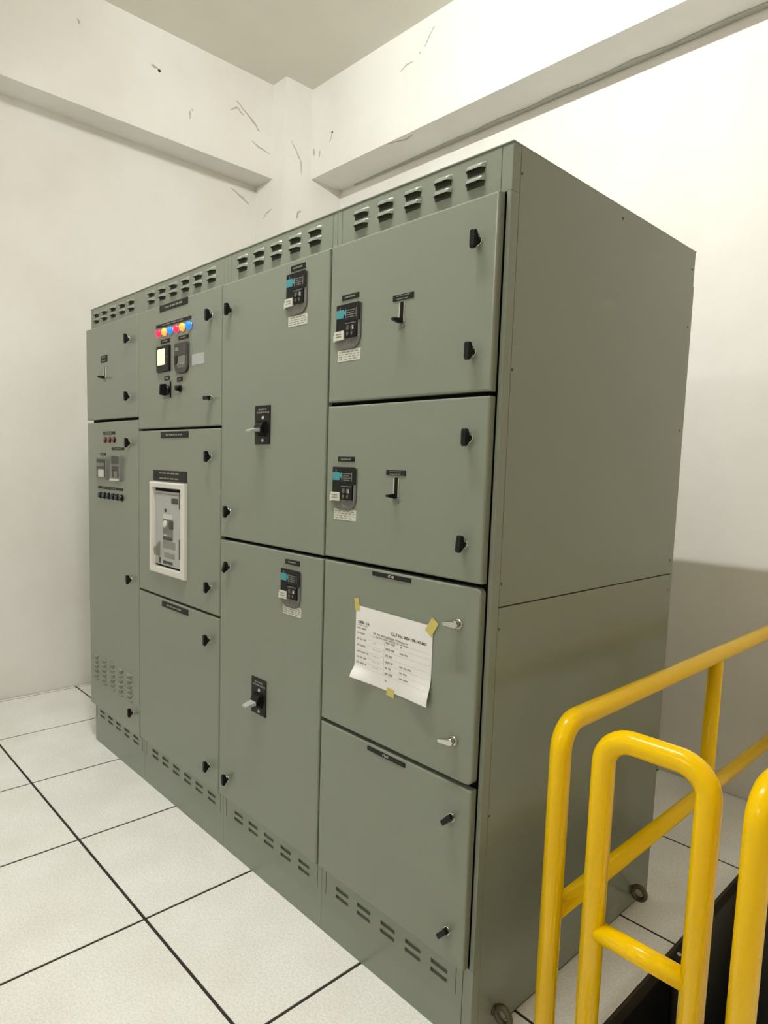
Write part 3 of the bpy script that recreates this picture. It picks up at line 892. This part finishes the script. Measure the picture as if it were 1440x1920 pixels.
def tape(u, v, w, h, ang, curl=0.0):
    q = MB(); i = q.mi(M_tape)
    ca, sa = math.cos(ang), math.sin(ang)
    V = []
    for b2 in range(7):
        row = []
        for a in range(7):
            du = (a/6-.5)*w; dv = (b2/6-.5)*h
            uu = u+du*ca-dv*sa; vv = v+du*sa+dv*ca
            P = psurf(max(0, min(pw, uu)), max(0, min(ph, vv)))
            P = Vector((P.x+(uu-max(0, min(pw, uu))), P.y-.0008, P.z-(vv-max(0, min(ph, vv)))))
            row.append(q.bm.verts.new(P))
        V.append(row)
    for r_ in range(6):
        for a in range(6): q.face([V[r_][a], V[r_+1][a], V[r_+1][a+1], V[r_][a+1]], i)
    return q.build('tape', paper, recalc=False)
tape(.004, -.002, .020, .036, -.2); tape(.290, .002, .026, .044, .55); tape(.150, ph+.001, .030, .022, .08)

# ------------------------------------------------------------------ yellow tube guard rails
RT = .025
def foot(parent, x, y):
    q = MB(); q.cyl((x, y, 0), (0, 0, 1), .047, .006, M_yellow, n=24, bev=.001); q.cyl((x, y, .005), (0, 0, 1), .030, .006, M_yellow, n=24, r2=.0262)
    q.build('foot_plate', parent)
ax, ay, az = .163, .090, .889
A = thing('guard_rail', (ax, ay, 0), 'yellow tubular guard rail beside the bare cabinet side, running to the back wall', 'guard rail', 'yellow guard rails')
q = MB(); q.tube([(ax, ay, .004), (ax, ay, az), (ax, 1.93, az), (ax, 1.93, .004)], RT, M_yellow, bend=.062); q.build('top_rail', A)
q = MB(); q.tube([(ax, ay+.012, .422), (ax, 1.918, .422)], RT*.94, M_yellow); q.build('mid_rail', A)
q = MB(); q.tube([(ax, 1.022, .004), (ax, 1.022, az-.012)], RT*.94, M_yellow); q.build('post', A)
bx0, bx1, by, bz = .286, .505, .060, .911
B = thing('guard_rail', ((bx0+bx1)/2, by, 0), 'narrow yellow tube hoop with one lower crossbar, between the two longer rails', 'guard rail', 'yellow guard rails')
q = MB(); q.tube([(bx0, by, .004), (bx0, by, bz), (bx1, by, bz), (bx1, by, .004)], RT, M_yellow, bend=.062); q.build('hoop', B)
q = MB(); q.tube([(bx0+.012, by, .467), (bx1-.012, by, .467)], RT*.9, M_yellow); q.build('crossbar', B)
foot(B, bx0, by); foot(B, bx1, by)
gx, gy, gz = .603, .028, .911
Cc = thing('guard_rail', (gx, gy, 0), 'yellow guard rail cut off by the right edge, only its near post and bend showing', 'guard rail', 'yellow guard rails')
q = MB(); q.tube([(gx, gy, .004), (gx, gy, gz), (gx, 1.66, gz), (gx, 1.66, .004)], RT, M_yellow, bend=.062); q.build('top_rail', Cc)
foot(Cc, gx, gy); foot(Cc, gx, 1.66)

# ------------------------------------------------------------------ floor pedestal exposed at the opening
pd = thing('floor_pedestal', (VX0+.012, .785, ZP), 'black raised floor pedestal with a shiny bolt at the pit edge', 'floor support')
q = MB(); q.box(VX0-.020, VX0+.030, .755, .812, -.040, -.020, M_pitblack, .003)
q.cyl((VX0+.016, .785, -.021), (0, 0, 1), .008, .006, M_chrome, n=6); q.build('head', pd)
q = MB(); q.cyl((VX0+.012, .785, ZP+.008), (0, 0, 1), .014, -ZP-.045, M_pitblack, n=16); q.build('stem', pd)
q = MB(); q.box(VX0-.038, VX0+.062, .735, .835, ZP, ZP+.008, M_pitblack, .001); q.build('base_plate', pd)
